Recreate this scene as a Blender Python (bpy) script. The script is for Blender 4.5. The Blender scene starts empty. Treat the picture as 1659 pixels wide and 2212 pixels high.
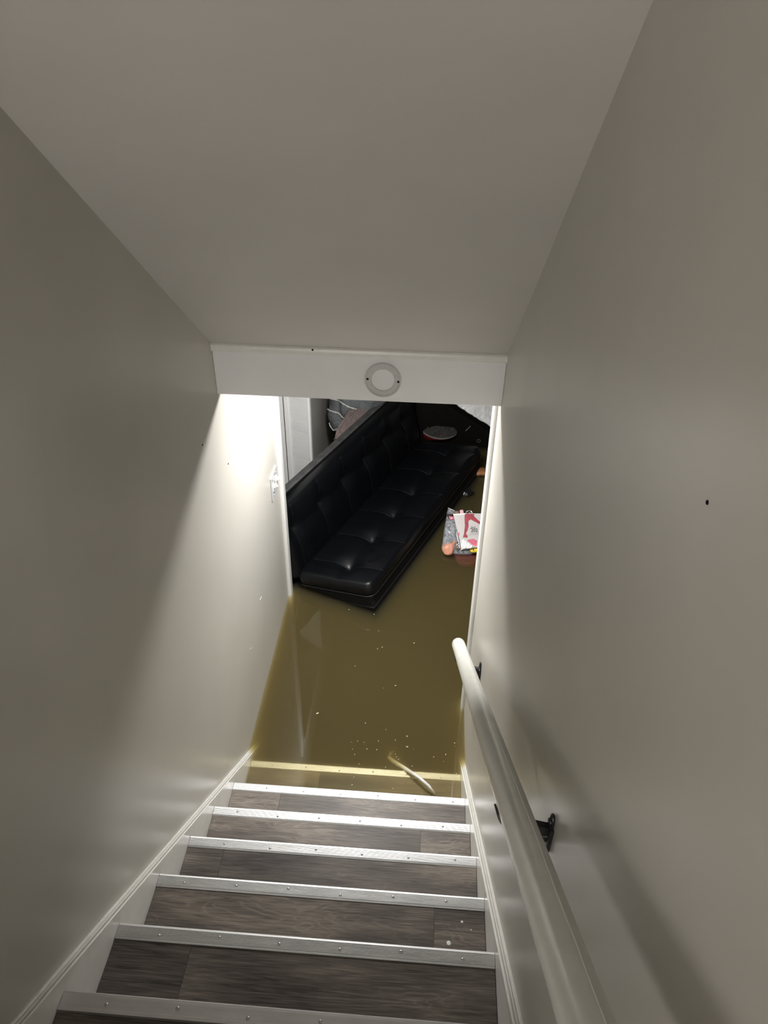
import bpy, bmesh, math, random
from mathutils import Matrix, Vector, noise

scene = bpy.context.scene
COL = scene.collection
random.seed(7)

# ------------------------------------------------------------------ camera
# corridor frame: x across (0 = left wall), y down the stairs, z up (0 = flood level)
W = 0.99                      # corridor width
cam_d = bpy.data.cameras.new('camera')
cam = bpy.data.objects.new('camera', cam_d)
COL.objects.link(cam)
X = Vector((0.99751043, 0.06921563, 0.01349606))       # image right
D = Vector((0.05098118, -0.57558434, -0.81615169))     # image down
F = Vector((-0.04872233, 0.81480787, -0.57768008))     # view direction
M = Matrix((X, -D, -F)).transposed().to_4x4()
M.translation = Vector((0.73118225, -0.0029252, 2.88666899))
cam.matrix_world = M
cam_d.sensor_fit = 'VERTICAL'
cam_d.sensor_height = 36.0
cam_d.lens = 36.0 * 1628.9 / 2212.0
cam_d.clip_start = 0.02
scene.camera = cam

# ------------------------------------------------------------------ world, exposure
world = bpy.data.worlds.new('world')
scene.world = world
world.use_nodes = True
world.node_tree.nodes['Background'].inputs[0].default_value = (0.02, 0.02, 0.02, 1)
world.node_tree.nodes['Background'].inputs[1].default_value = 0.0
vs = scene.view_settings
vs.view_transform = 'Standard'
vs.look = 'None'
vs.exposure = 0.17
vs.gamma = 1.0
vs.use_curve_mapping = False
scene.cycles.volume_bounces = 3
scene.cycles.diffuse_bounces = 3
scene.cycles.max_bounces = 6
scene.cycles.use_adaptive_sampling = True
scene.cycles.adaptive_threshold = 0.02
LAMP_E = 194.0                 # basement ceiling lamp, emission strength
LAMP_POS = (0.48, 2.90, 1.83)
HALL_E = 112.0                # unseen fill light added upstairs, behind the viewer
HALL_POS = (0.10, -1.72, 2.75)

# ------------------------------------------------------------------ materials
def mat(name):
    m = bpy.data.materials.new(name)
    m.use_nodes = True
    nt = m.node_tree
    return m, nt, nt.nodes['Principled BSDF']

def setp(b, color=None, rough=None, spec=None, metal=None, coat=None):
    if color is not None: b.inputs['Base Color'].default_value = (*color, 1)
    if rough is not None: b.inputs['Roughness'].default_value = rough
    if spec is not None: b.inputs['Specular IOR Level'].default_value = spec
    if metal is not None: b.inputs['Metallic'].default_value = metal
    if coat is not None: b.inputs['Coat Weight'].default_value = coat

def simple(name, color, rough=0.5, spec=0.5, metal=0.0, nscale=30.0, var=0.06, bump=0.0, bscale=None, dist=0.002, stretch=(1, 1, 1)):
    """procedural: noise mottles the colour, a second noise gives fine relief"""
    m, nt, b = mat(name)
    setp(b, color, rough, spec, metal)
    tc = nt.nodes.new('ShaderNodeTexCoord')
    mp = nt.nodes.new('ShaderNodeMapping')
    mp.inputs['Scale'].default_value = stretch
    nt.links.new(tc.outputs['Object'], mp.inputs['Vector'])
    n = nt.nodes.new('ShaderNodeTexNoise')
    n.inputs['Scale'].default_value = nscale
    n.inputs['Detail'].default_value = 2
    nt.links.new(mp.outputs[0], n.inputs['Vector'])
    r = nt.nodes.new('ShaderNodeValToRGB')
    r.color_ramp.elements[0].position = 0.3
    r.color_ramp.elements[1].position = 0.7
    r.color_ramp.elements[0].color = (*[c * (1 - var) for c in color], 1)
    r.color_ramp.elements[1].color = (*[min(1, c * (1 + var)) for c in color], 1)
    nt.links.new(n.outputs['Fac'], r.inputs[0])
    nt.links.new(r.outputs[0], b.inputs['Base Color'])
    if bump:
        n2 = nt.nodes.new('ShaderNodeTexNoise')
        n2.inputs['Scale'].default_value = bscale or nscale * 4
        n2.inputs['Detail'].default_value = 1
        nt.links.new(mp.outputs[0], n2.inputs['Vector'])
        bp = nt.nodes.new('ShaderNodeBump')
        bp.inputs['Strength'].default_value = bump
        bp.inputs['Distance'].default_value = dist
        nt.links.new(n2.outputs['Fac'], bp.inputs['Height'])
        nt.links.new(bp.outputs[0], b.inputs['Normal'])
    return m

M_wall = simple('wall_paint', (0.56, 0.54, 0.495), 0.33, 0.5, nscale=3, var=0.03)
M_ceil = simple('ceiling_paint', (0.60, 0.58, 0.55), 0.6, 0.3, nscale=3, var=0.025)
M_white = simple('white_semigloss', (0.83, 0.83, 0.81), 0.28, 0.5, nscale=12, var=0.02, bump=0.06, bscale=60, dist=0.002)
M_header = simple('header_paint', (0.87, 0.87, 0.87), 0.42, 0.4, nscale=5, var=0.03, bump=0.06, bscale=60, dist=0.002)
M_trim = simple('trim_paint', (0.82, 0.81, 0.77), 0.3, 0.5, nscale=25, var=0.03)
M_ring = simple('ring_plastic', (0.60, 0.60, 0.59), 0.45, 0.4, var=0.03)
M_rail = simple('rail_paint', (0.76, 0.76, 0.71), 0.26, 0.5, nscale=18, var=0.03, bump=0.2, bscale=22, dist=0.003)
M_blackm = simple('black_metal', (0.012, 0.012, 0.013), 0.4, 0.5, var=0.2)
M_hole = simple('hole_black', (0.01, 0.009, 0.008), 0.9, 0.1)
M_alu = simple('aluminium', (0.68, 0.68, 0.68), 0.44, 0.5, 1.0, nscale=60, var=0.08, bump=0.15, bscale=140, dist=0.001, stretch=(0.15, 1, 1))
M_screw = simple('screw_steel', (0.55, 0.54, 0.53), 0.3, 0.5, 1.0, var=0.1)
M_leather = simple('black_leather', (0.0022, 0.0026, 0.0036), 0.38, 0.30, nscale=60, var=0.15, bump=0.12, bscale=420, dist=0.001)
M_wet = simple('wet_leather', (0.003, 0.003, 0.0035), 0.12, 0.5, var=0.1)
M_seam = simple('seam_thread', (0.010, 0.0105, 0.012), 0.38, 0.45, var=0.1)
M_sofaback = simple('sofa_back_fabric', (0.07, 0.07, 0.07), 0.7, 0.3, nscale=20, var=0.25, bump=0.3, bscale=300)
M_sofabase = simple('sofa_base_fabric', (0.006, 0.006, 0.006), 0.8, 0.2, var=0.2)
M_dark = simple('dark_wood', (0.0045, 0.004, 0.0033), 0.55, 0.12, nscale=8, var=0.2, stretch=(1, 1, 8))
M_grey = simple('grey_paint', (0.30, 0.32, 0.34), 0.5, 0.3, nscale=3, var=0.03)
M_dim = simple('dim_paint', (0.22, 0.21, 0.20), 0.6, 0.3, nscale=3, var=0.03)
M_shade = simple('side_room_shade', (0.012, 0.013, 0.017), 0.6, 0.2, nscale=3, var=0.05)  # darkness of the unlit side room put into its wall colour
M_plate = simple('switch_plastic', (0.52, 0.53, 0.54), 0.25, 0.5, nscale=20, var=0.02)  # white plate greyed: its glossy grazing reflection is put into the colour
M_floor = simple('floor_vinyl', (0.16, 0.14, 0.11), 0.5, 0.3, nscale=6, var=0.1)

def wood_mat():
    m, nt, b = mat('vinyl_plank')
    L = nt.links.new
    tc = nt.nodes.new('ShaderNodeTexCoord')
    oi = nt.nodes.new('ShaderNodeObjectInfo')
    add = nt.nodes.new('ShaderNodeVectorMath'); add.operation = 'ADD'
    mul = nt.nodes.new('ShaderNodeVectorMath'); mul.operation = 'SCALE'
    mul.inputs[0].default_value = (13.0, 7.0, 3.0)
    L(oi.outputs['Random'], mul.inputs['Scale'])
    L(tc.outputs['Object'], add.inputs[0]); L(mul.outputs[0], add.inputs[1])
    mp = nt.nodes.new('ShaderNodeMapping'); mp.inputs['Scale'].default_value = (4.0, 75.0, 75.0)
    L(add.outputs[0], mp.inputs['Vector'])
    # broad figure
    w = nt.nodes.new('ShaderNodeTexNoise'); w.inputs['Scale'].default_value = 1.0; w.inputs['Detail'].default_value = 6; w.inputs['Roughness'].default_value = 0.62
    w.inputs['Distortion'].default_value = 2.2
    L(mp.outputs[0], w.inputs['Vector'])
    mp2 = nt.nodes.new('ShaderNodeMapping'); mp2.inputs['Scale'].default_value = (14.0, 420.0, 420.0)
    L(add.outputs[0], mp2.inputs['Vector'])
    g = nt.nodes.new('ShaderNodeTexNoise'); g.inputs['Scale'].default_value = 1.0; g.inputs['Detail'].default_value = 4
    L(mp2.outputs[0], g.inputs['Vector'])
    mp3 = nt.nodes.new('ShaderNodeMapping'); mp3.inputs['Scale'].default_value = (2.2, 9.0, 9.0)
    L(add.outputs[0], mp3.inputs['Vector'])
    c = nt.nodes.new('ShaderNodeTexNoise'); c.inputs['Scale'].default_value = 1.0; c.inputs['Detail'].default_value = 2
    L(mp3.outputs[0], c.inputs['Vector'])
    r = nt.nodes.new('ShaderNodeValToRGB')
    e = r.color_ramp.elements
    e[0].position = 0.34; e[0].color = (0.040, 0.033, 0.029, 1)
    e[1].position = 0.70; e[1].color = (0.31, 0.255, 0.205, 1)
    el = e.new(0.52); el.color = (0.135, 0.112, 0.095, 1)
    s1 = nt.nodes.new('ShaderNodeMath'); s1.operation = 'MULTIPLY_ADD'; s1.inputs[1].default_value = 0.34; 
    L(g.outputs['Fac'], s1.inputs[0])
    s2 = nt.nodes.new('ShaderNodeMath'); s2.operation = 'MULTIPLY_ADD'; s2.inputs[1].default_value = 0.45
    L(w.outputs['Fac'], s2.inputs[0])
    s3 = nt.nodes.new('ShaderNodeMath'); s3.operation = 'MULTIPLY_ADD'; s3.inputs[1].default_value = 0.55; s3.inputs[2].default_value = -0.17
    L(c.outputs['Fac'], s3.inputs[0])
    L(s3.outputs[0], s2.inputs[2]); L(s2.outputs[0], s1.inputs[2])
    L(s1.outputs[0], r.inputs[0])
    # pale cathedral lines in patches
    mp4 = nt.nodes.new('ShaderNodeMapping'); mp4.inputs['Scale'].default_value = (2.6, 13.0, 13.0)
    L(add.outputs[0], mp4.inputs['Vector'])
    a4 = nt.nodes.new('ShaderNodeTexNoise'); a4.inputs['Scale'].default_value = 1.0; a4.inputs['Detail'].default_value = 3; a4.inputs['Distortion'].default_value = 0.6
    L(mp4.outputs[0], a4.inputs['Vector'])
    f4 = nt.nodes.new('ShaderNodeMath'); f4.operation = 'MULTIPLY'; f4.inputs[1].default_value = 95.0
    L(a4.outputs['Fac'], f4.inputs[0])
    si = nt.nodes.new('ShaderNodeMath'); si.operation = 'SINE'; L(f4.outputs[0], si.inputs[0])
    m4 = nt.nodes.new('ShaderNodeMapRange'); m4.inputs['From Min'].default_value = 0.35; m4.inputs['From Max'].default_value = 1.0
    L(si.outputs[0], m4.inputs['Value'])
    k4 = nt.nodes.new('ShaderNodeMapRange'); k4.inputs['From Min'].default_value = 0.50; k4.inputs['From Max'].default_value = 0.68; k4.inputs['To Max'].default_value = 0.55
    L(c.outputs['Fac'], k4.inputs['Value'])
    p4 = nt.nodes.new('ShaderNodeMath'); p4.operation = 'MULTIPLY'
    L(m4.outputs[0], p4.inputs[0]); L(k4.outputs[0], p4.inputs[1])
    mx4 = nt.nodes.new('ShaderNodeMix'); mx4.data_type = 'RGBA'
    L(p4.outputs[0], mx4.inputs[0]); L(r.outputs[0], mx4.inputs[6]); mx4.inputs[7].default_value = (0.33, 0.275, 0.22, 1)
    # per-plank tint
    hsv = nt.nodes.new('ShaderNodeHueSaturation'); hsv.inputs['Saturation'].default_value = 0.9
    mr = nt.nodes.new('ShaderNodeMapRange'); mr.inputs['To Min'].default_value = 0.86; mr.inputs['To Max'].default_value = 1.2
    L(oi.outputs['Random'], mr.inputs['Value']); L(mr.outputs[0], hsv.inputs['Value'])
    L(mx4.outputs[2], hsv.inputs['Color']); L(hsv.outputs[0], b.inputs['Base Color'])
    setp(b, None, 0.46, 0.36)
    bp = nt.nodes.new('ShaderNodeBump'); bp.inputs['Strength'].default_value = 0.35; bp.inputs['Distance'].default_value = 0.0015
    L(s1.outputs[0], bp.inputs['Height']); L(bp.outputs[0], b.inputs['Normal'])
    return m
M_wood = wood_mat()

def water_mat():
    m = bpy.data.materials.new('murky_flood_water'); m.use_nodes = True
    nt = m.node_tree; nt.nodes.clear(); L = nt.links.new
    out = nt.nodes.new('ShaderNodeOutputMaterial')
    tr = nt.nodes.new('ShaderNodeBsdfTransparent')
    gl = nt.nodes.new('ShaderNodeBsdfGlossy'); gl.inputs['Roughness'].default_value = 0.02
    mix = nt.nodes.new('ShaderNodeMixShader')
    lw = nt.nodes.new('ShaderNodeLayerWeight'); lw.inputs['Blend'].default_value = 0.5
    pw = nt.nodes.new('ShaderNodeMath'); pw.operation = 'POWER'; pw.inputs[1].default_value = 5.0
    ma = nt.nodes.new('ShaderNodeMath'); ma.operation = 'MULTIPLY_ADD'; ma.inputs[1].default_value = 0.966; ma.inputs[2].default_value = 0.034
    L(lw.outputs['Facing'], pw.inputs[0]); L(pw.outputs[0], ma.inputs[0]); L(ma.outputs[0], mix.inputs[0])
    L(tr.outputs[0], mix.inputs[1]); L(gl.outputs[0], mix.inputs[2])
    tc = nt.nodes.new('ShaderNodeTexCoord')
    n = nt.nodes.new('ShaderNodeTexNoise'); n.inputs['Scale'].default_value = 7.0; n.inputs['Detail'].default_value = 1
    L(tc.outputs['Object'], n.inputs['Vector'])
    bp = nt.nodes.new('ShaderNodeBump'); bp.inputs['Strength'].default_value = 0.12; bp.inputs['Distance'].default_value = 0.002
    L(n.outputs['Fac'], bp.inputs['Height']); L(bp.outputs[0], gl.inputs['Normal'])
    L(mix.outputs[0], out.inputs['Surface'])
    vsn = nt.nodes.new('ShaderNodeVolumeScatter')
    vsn.inputs['Color'].default_value = (0.97, 0.92, 0.74, 1)
    vsn.inputs['Density'].default_value = 17.0
    vsn.inputs['Anisotropy'].default_value = 0.72
    va = nt.nodes.new('ShaderNodeVolumeAbsorption')
    va.inputs['Color'].default_value = (0.86, 0.73, 0.17, 1)
    va.inputs['Density'].default_value = 15.0
    ad = nt.nodes.new('ShaderNodeAddShader')
    L(vsn.outputs[0], ad.inputs[0]); L(va.outputs[0], ad.inputs[1])
    L(ad.outputs[0], out.inputs['Volume'])
    return m

def emit(name, color, strength):
    m = bpy.data.materials.new(name); m.use_nodes = True
    nt = m.node_tree; nt.nodes.clear()
    out = nt.nodes.new('ShaderNodeOutputMaterial'); e = nt.nodes.new('ShaderNodeEmission')
    e.inputs[0].default_value = (*color, 1); e.inputs[1].default_value = strength
    nt.links.new(e.outputs[0], out.inputs[0])
    return m

def plastic_film():
    m = bpy.data.materials.new('clear_plastic_film'); m.use_nodes = True
    nt = m.node_tree; L = nt.links.new
    b = nt.nodes['Principled BSDF']; setp(b, (0.55, 0.58, 0.62), 0.12, 0.8)
    out = nt.nodes['Material Output']
    tr = nt.nodes.new('ShaderNodeBsdfTransparent'); mx = nt.nodes.new('ShaderNodeMixShader')
    tc = nt.nodes.new('ShaderNodeTexCoord')
    n = nt.nodes.new('ShaderNodeTexNoise'); n.inputs['Scale'].default_value = 35; n.inputs['Detail'].default_value = 4; n.inputs['Distortion'].default_value = 1.5
    L(tc.outputs['Object'], n.inputs['Vector'])
    bp = nt.nodes.new('ShaderNodeBump'); bp.inputs['Strength'].default_value = 0.9; bp.inputs['Distance'].default_value = 0.012
    L(n.outputs['Fac'], bp.inputs['Height']); L(bp.outputs[0], b.inputs['Normal'])
    mr = nt.nodes.new('ShaderNodeMapRange'); mr.inputs['From Min'].default_value = 0.35; mr.inputs['From Max'].default_value = 0.7
    mr.inputs['To Min'].default_value = 0.12; mr.inputs['To Max'].default_value = 0.5
    L(n.outputs['Fac'], mr.inputs['Value'])
    L(mr.outputs[0], mx.inputs[0]); L(tr.outputs[0], mx.inputs[1]); L(b.outputs[0], mx.inputs[2])
    L(mx.outputs[0], out.inputs['Surface'])
    return m
M_film = plastic_film()

# ------------------------------------------------------------------ object helpers
def link(o, parent=None):
    COL.objects.link(o)
    if parent is not None:
        o.parent = parent
    return o

def thing(name, label, cat, loc=(0, 0, 0), group=None, matrix=None):
    o = bpy.data.objects.new(name, None)
    COL.objects.link(o)
    o.empty_display_size = 0.05
    if matrix is not None: o.matrix_world = matrix
    else: o.location = loc
    if label: o['label'] = label
    if cat: o['category'] = cat
    if group: o['group'] = group
    return o

def tag(o, label, cat, group=None):
    o['label'] = label; o['category'] = cat
    if group: o['group'] = group
    return o

def finish(name, bm, material, parent=None, smooth=False, recentre=True, local=False):
    """bm is in world coordinates (or in the parent's frame when local)."""
    me = bpy.data.meshes.new(name)
    bmesh.ops.recalc_face_normals(bm, faces=bm.faces)
    off = Vector((0, 0, 0))
    if recentre and bm.verts:
        xs = [v.co.x for v in bm.verts]; ys = [v.co.y for v in bm.verts]; zs = [v.co.z for v in bm.verts]
        off = Vector(((min(xs) + max(xs)) / 2, (min(ys) + max(ys)) / 2, min(zs)))
        bmesh.ops.translate(bm, verts=bm.verts, vec=-off)
    bm.to_mesh(me); bm.free()
    if material: me.materials.append(material)
    if smooth:
        for p in me.polygons: p.use_smooth = True
    o = bpy.data.objects.new(name, me)
    link(o, parent)
    if parent is not None and not local:
        p = Vector((0, 0, 0)); q = parent
        while q is not None:
            p += q.location; q = q.parent
        o.location = off - p
    else:
        o.location = off
    return o

def bm_box(lo, hi, bevel=0.0, seg=2, bm=None, mtx=None):
    own = bm is None
    if own: bm = bmesh.new()
    c = [(a + b) / 2 for a, b in zip(lo, hi)]; s = [abs(b - a) for a, b in zip(lo, hi)]
    r = bmesh.ops.create_cube(bm, size=1.0, matrix=Matrix.Translation(c) @ Matrix.Diagonal((*s, 1)))
    vs_ = r['verts']
    if bevel:
        es = list({e for v in vs_ for e in v.link_edges})
        rr = bmesh.ops.bevel(bm, geom=es, offset=bevel, segments=seg, affect='EDGES', profile=0.5)
        vs_ = list({v for f in rr['faces'] for v in f.verts} | {v for v in vs_ if v.is_valid})
    if mtx is not None: bmesh.ops.transform(bm, matrix=mtx, verts=[v for v in vs_ if v.is_valid])
    return bm

def box(name, lo, hi, m, parent=None, bevel=0.0, seg=2, local=False):
    return finish(name, bm_box(lo, hi, bevel, seg), m, parent, local=local)

def bm_prism(poly, axis, a, b, bm=None):
    """extrude 2-D polygon along an axis: axis 'x': poly=(y,z); 'y': (x,z); 'z': (x,y)"""
    if bm is None: bm = bmesh.new()
    def P(p, t):
        return {'x': (t, p[0], p[1]), 'y': (p[0], t, p[1]), 'z': (p[0], p[1], t)}[axis]
    A = [bm.verts.new(P(p, a)) for p in poly]; B = [bm.verts.new(P(p, b)) for p in poly]
    n = len(poly)
    bm.faces.new(A); bm.faces.new(B[::-1])
    for i in range(n):
        bm.faces.new((A[i], A[(i + 1) % n], B[(i + 1) % n], B[i]))
    return bm

def bm_tube(pts, r, seg=16, bm=None, caps=True, rads=None):
    if bm is None: bm = bmesh.new()
    pts = [Vector(p) for p in pts]; rings = []
    up = None
    for i, p in enumerate(pts):
        t = (pts[min(i + 1, len(pts) - 1)] - pts[max(i - 1, 0)]).normalized()
        if up is None:
            ref = Vector((0, 0, 1)) if abs(t.z) < 0.9 else Vector((1, 0, 0))
            up = (ref - t * ref.dot(t)).normalized()
        else:
            up = (up - t * up.dot(t)).normalized()
        sd = t.cross(up)
        rr = rads[i] if rads else r
        rings.append([bm.verts.new(p + (up * math.cos(2 * math.pi * k / seg) + sd * math.sin(2 * math.pi * k / seg)) * rr) for k in range(seg)])
    for a, b in zip(rings, rings[1:]):
        for k in range(seg):
            bm.faces.new((a[k], a[(k + 1) % seg], b[(k + 1) % seg], b[k]))
    if caps:
        bm.faces.new(rings[0][::-1]); bm.faces.new(rings[-1])
    return bm

def bm_lathe(profile, mtx, seg=28, bm=None):
    """profile = [(r, h)...] round local z, then transformed"""
    if bm is None: bm = bmesh.new()
    rings = []
    for r, h in profile:
        if r < 1e-6: rings.append([bm.verts.new(mtx @ Vector((0, 0, h)))])
        else: rings.append([bm.verts.new(mtx @ Vector((r * math.cos(2 * math.pi * k / seg), r * math.sin(2 * math.pi * k / seg), h))) for k in range(seg)])
    for a, b in zip(rings, rings[1:]):
        for k in range(seg):
            k2 = (k + 1) % seg
            if len(a) == 1 and len(b) == 1: continue
            if len(a) == 1: bm.faces.new((a[0], b[k2], b[k]))
            elif len(b) == 1: bm.faces.new((a[k], a[k2], b[0]))
            else: bm.faces.new((a[k], a[k2], b[k2], b[k]))
    return bm

def frame(z_axis, x_hint, loc):
    z = Vector(z_axis).normalized(); x = Vector(x_hint); x = (x - z * x.dot(z)).normalized(); y = z.cross(x)
    m = Matrix((x, y, z)).transposed().to_4x4(); m.translation = Vector(loc)
    return m

def struct(o):
    o['kind'] = 'structure'
    return o

def nail_hole(parent, pos, normal, r=0.0028):
    m = frame(normal, (0, 1, 0.3) if abs(normal[0]) > 0.5 else (1, 0, 0), Vector(pos))
    bm = bm_lathe([(0, 0.0012), (r * 0.8, 0.0012), (r, 0.0), (r, -0.002), (0, -0.002)], m, 10)
    return finish('nail_hole', bm, M_hole, parent)

# ------------------------------------------------------------------ dimensions
RUN, RISE, Y0, Z0 = 0.2341, 0.1868, 2.0794, -0.0197     # nosing line
SLOPE = RISE / RUN
YH, ZB, ZT = 2.343, 1.6915, 1.880                       # header
CS = 0.839                                              # ceiling slope
FLOOR = -0.60
BCEIL = 1.88                                            # basement ceiling
YTOP = -1.9                                             # hall upstairs, end wall
YHALL = -0.45
def ceil_z(y): return ZT + CS * (YH - y)
ZHALL = ceil_z(-0.35)
T = 0.115

# ------------------------------------------------------------------ setting
# left wall with the doorway beyond the landing
DY0, DY1, DZ = 3.285, 4.13, 1.40
bm = bm_prism([(YHALL, FLOOR), (DY0, FLOOR), (DY0, DZ), (DY1, DZ), (DY1, FLOOR), (6.2, FLOOR), (6.2, BCEIL), (YH + 0.09, BCEIL), (YH, ZT), (-0.35, ZHALL), (YHALL, ZHALL)], 'x', -T, 0.0)
wall_left = struct(finish('wall_left', bm, M_wall))
for p in ((0.0, 2.112, 1.621), (0.0, 2.369, 1.390)):
    nail_hole(wall_left, p, (1, 0, 0), 0.004)
for a_, b_ in (((0.0005, 2.79, 0.36), (0.0005, 2.80, 0.30)), ((0.0005, 2.60, 0.50), (0.0005, 2.63, 0.495)), ((0.0005, 2.35, 0.43), (0.0005, 2.38, 0.41))):
    finish('scratch', bm_tube([a_, b_], 0.0006, 6), M_trim, wall_left)
# right wall ends just behind the header
RY1 = 2.53
bm = bm_prism([(YTOP, FLOOR), (RY1, FLOOR), (RY1, BCEIL), (YH + 0.09, BCEIL), (YH, ZT), (-0.35, ZHALL), (YTOP, ZHALL)], 'x', W, W + T)
wall_right = struct(finish('wall_right', bm, M_wall))
nail_hole(wall_right, (W, 0.579, 2.503), (-1, 0, 0), 0.0024)
# sloped ceiling over the stairs, flat ceiling upstairs
bm = bm_prism([(YH + 0.09, ceil_z(YH)), (YH, ceil_z(YH)), (-0.35, ZHALL), (YTOP, ZHALL), (YTOP, ZHALL + 0.1), (-0.3, ZHALL + 0.1), (YH + 0.09, ceil_z(YH) + 0.12)], 'x', -T, W + T)
struct(finish('ceiling', bm, M_ceil))
wb = struct(box('wall_back', (-1.8, YTOP - T, 1.5), (W + T, YTOP, ZHALL), M_wall))
struct(box('wall_hall', (-1.8 - T, YTOP - T, 1.5), (-1.8, YHALL, ZHALL), M_wall))
struct(box('wall_hall_front', (-1.8, YHALL, 1.5), (-T, YHALL + T, ZHALL), M_wall))
struct(box('ceiling_hall', (-1.8, YTOP, ZHALL), (-T, YHALL + T, ZHALL + 0.1), M_ceil))
# header board above the doorway
hd = struct(box('wall_front', (0, YH, ZB), (W, YH + 0.09, BCEIL + 0.05), M_header, bevel=0.003))
# basement shell
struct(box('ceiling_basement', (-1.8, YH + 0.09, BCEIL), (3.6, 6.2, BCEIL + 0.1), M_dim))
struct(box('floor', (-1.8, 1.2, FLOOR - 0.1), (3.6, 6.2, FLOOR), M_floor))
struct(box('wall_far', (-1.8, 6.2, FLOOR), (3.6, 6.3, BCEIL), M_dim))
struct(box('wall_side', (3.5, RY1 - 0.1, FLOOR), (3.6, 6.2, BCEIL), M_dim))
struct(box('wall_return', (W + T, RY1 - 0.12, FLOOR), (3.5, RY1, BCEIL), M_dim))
# side room seen through the doorway in the left wall
struct(box('wall_side_room', (-1.8, 2.5, FLOOR), (-1.7, 6.2, BCEIL), M_shade))
struct(box('wall_side_room_end', (-1.7, 2.5, FLOOR), (-T, 2.6, BCEIL), M_shade))
struct(box('wall_side_room_back', (-1.7, 4.6, FLOOR), (-T, 4.7, BCEIL), M_shade))

# header moulding (rounded strip along the top of the header)
prof = [(YH + 0.002, ZT - 0.025), (YH - 0.008, ZT - 0.025), (YH - 0.012, ZT - 0.021), (YH - 0.013, ZT - 0.010), (YH - 0.010, ZT - 0.002), (YH - 0.003, ZT + 0.003), (YH + 0.002, ZT + 0.003)]
t1 = struct(finish('trim_1', bm_prism(prof, 'x', -0.0, W), M_trim))
nail_hole(t1, (0.345, YH - 0.012, ZT - 0.004), (0, -1, 0.3), 0.0035)

# door casing and jamb on the left wall
def casing(name, y0, y1, z0, z1, x0, sgn, head=False):
    # profile across the board: thickness varies, long edges eased
    w = y1 - y0
    t = 0.016
    pr = [(0, 0), (0.55 * t, 0), (t * 0.8, 0.004), (t, 0.012), (t, w * 0.55), (t * 0.8, w * 0.62), (t * 0.85, w * 0.7), (t * 0.62, w * 0.93), (t * 0.4, w), (0, w)]
    return [(x0 + sgn * a, y0 + b) for a, b in pr]
bmc = bmesh.new()
bm_prism(casing('c', DY0 - 0.085, DY0 + 0.004, 0, 0, 0.0, 1), 'z', FLOOR, DZ + 0.075, bmc)
struct(finish('trim_2', bmc, M_white))
bmc = bmesh.new()
bm_prism(casing('c', DY1 - 0.004, DY1 + 0.085, 0, 0, 0.0, 1), 'z', FLOOR, DZ + 0.075, bmc)
struct(finish('trim_3', bmc, M_white))
struct(box('trim_4', (0.0, DY0 + 0.004, DZ - 0.004), (0.015, DY1 - 0.004, DZ + 0.075), M_white, bevel=0.003))
door = struct(thing('door_1', None, None, (0, (DY0 + DY1) / 2, FLOOR)))
box('jamb', (-0.18, DY0 - 0.018, FLOOR), (0.0, DY0, DZ), M_white, door, 0.002)
box('jamb', (-0.185, DY1, FLOOR), (-0.153, DY1 + 0.02, DZ), M_white, door, 0.002)
box('jamb', (-0.147, DY1, FLOOR), (0.0, DY1 + 0.02, DZ), M_white, door, 0.002)
box('door_stop', (-0.146, DY1 - 0.013, FLOOR), (-0.116, DY1, DZ), M_white, door, 0.003)
box('jamb_gap', (-0.155, DY1 + 0.012, FLOOR), (-0.145, DY1 + 0.02, DZ), M_hole, door)
box('head_jamb', (-0.18, DY0, DZ - 0.018), (0.0, DY1, DZ), M_white, door, 0.002)
# casing at the end of the right wall
bmc = bmesh.new()
bm_prism(casing('c', RY1 - 0.075, RY1 + 0.008, 0, 0, W, -1), 'z', FLOOR, ZB, bmc)
struct(finish('trim_5', bmc, M_white))
struct(box('trim_6', (W - 0.01, RY1, FLOOR), (W + T, RY1 + 0.012, BCEIL), M_white, bevel=0.002))

# skirting boards running down the stairs (moulded top edge)
def stair_skirt(name, x0, sgn, zl, zr_off):
    # zl: height of the cap above the nosing line
    prof = [(0.0, zr_off + 0.006), (0.0040, zr_off + 0.007), (0.0060, zr_off + 0.003), (0.0072, zr_off - 0.004), (0.0085, zr_off + 0.001), (0.0120, zr_off + 0.002),
            (0.0130, zr_off - 0.010), (0.0152, zr_off - 0.010), (0.0162, zr_off - 0.001), (0.0200, zr_off - 0.002), (0.020, -0.62), (0.0, -0.62)]
    bm = bmesh.new()
    ya, yb = -0.2, 2.62
    N = 60
    rings = []
    for i in range(N + 1):
        y = ya + (yb - ya) * i / N
        zc = Z0 + (Y0 - y) * SLOPE + zl
        rings.append([bm.verts.new((x0 + sgn * a, y, max(zc + h, FLOOR) if j < 10 else max(zc - 0.35, FLOOR - 0.02))) for j, (a, h) in enumerate(prof)])
    n = len(prof)
    for A, B in zip(rings, rings[1:]):
        for j in range(n):
            bm.faces.new((A[j], A[(j + 1) % n], B[(j + 1) % n], B[j]))
    bm.faces.new(rings[0]); bm.faces.new(rings[-1][::-1])
    return struct(finish(name, bm, M_trim))
stair_skirt('trim_7', 0.0, 1, 0.050, 0.0)
stair_skirt('trim_8', W, -1, 0.050, 0.0)

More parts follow.
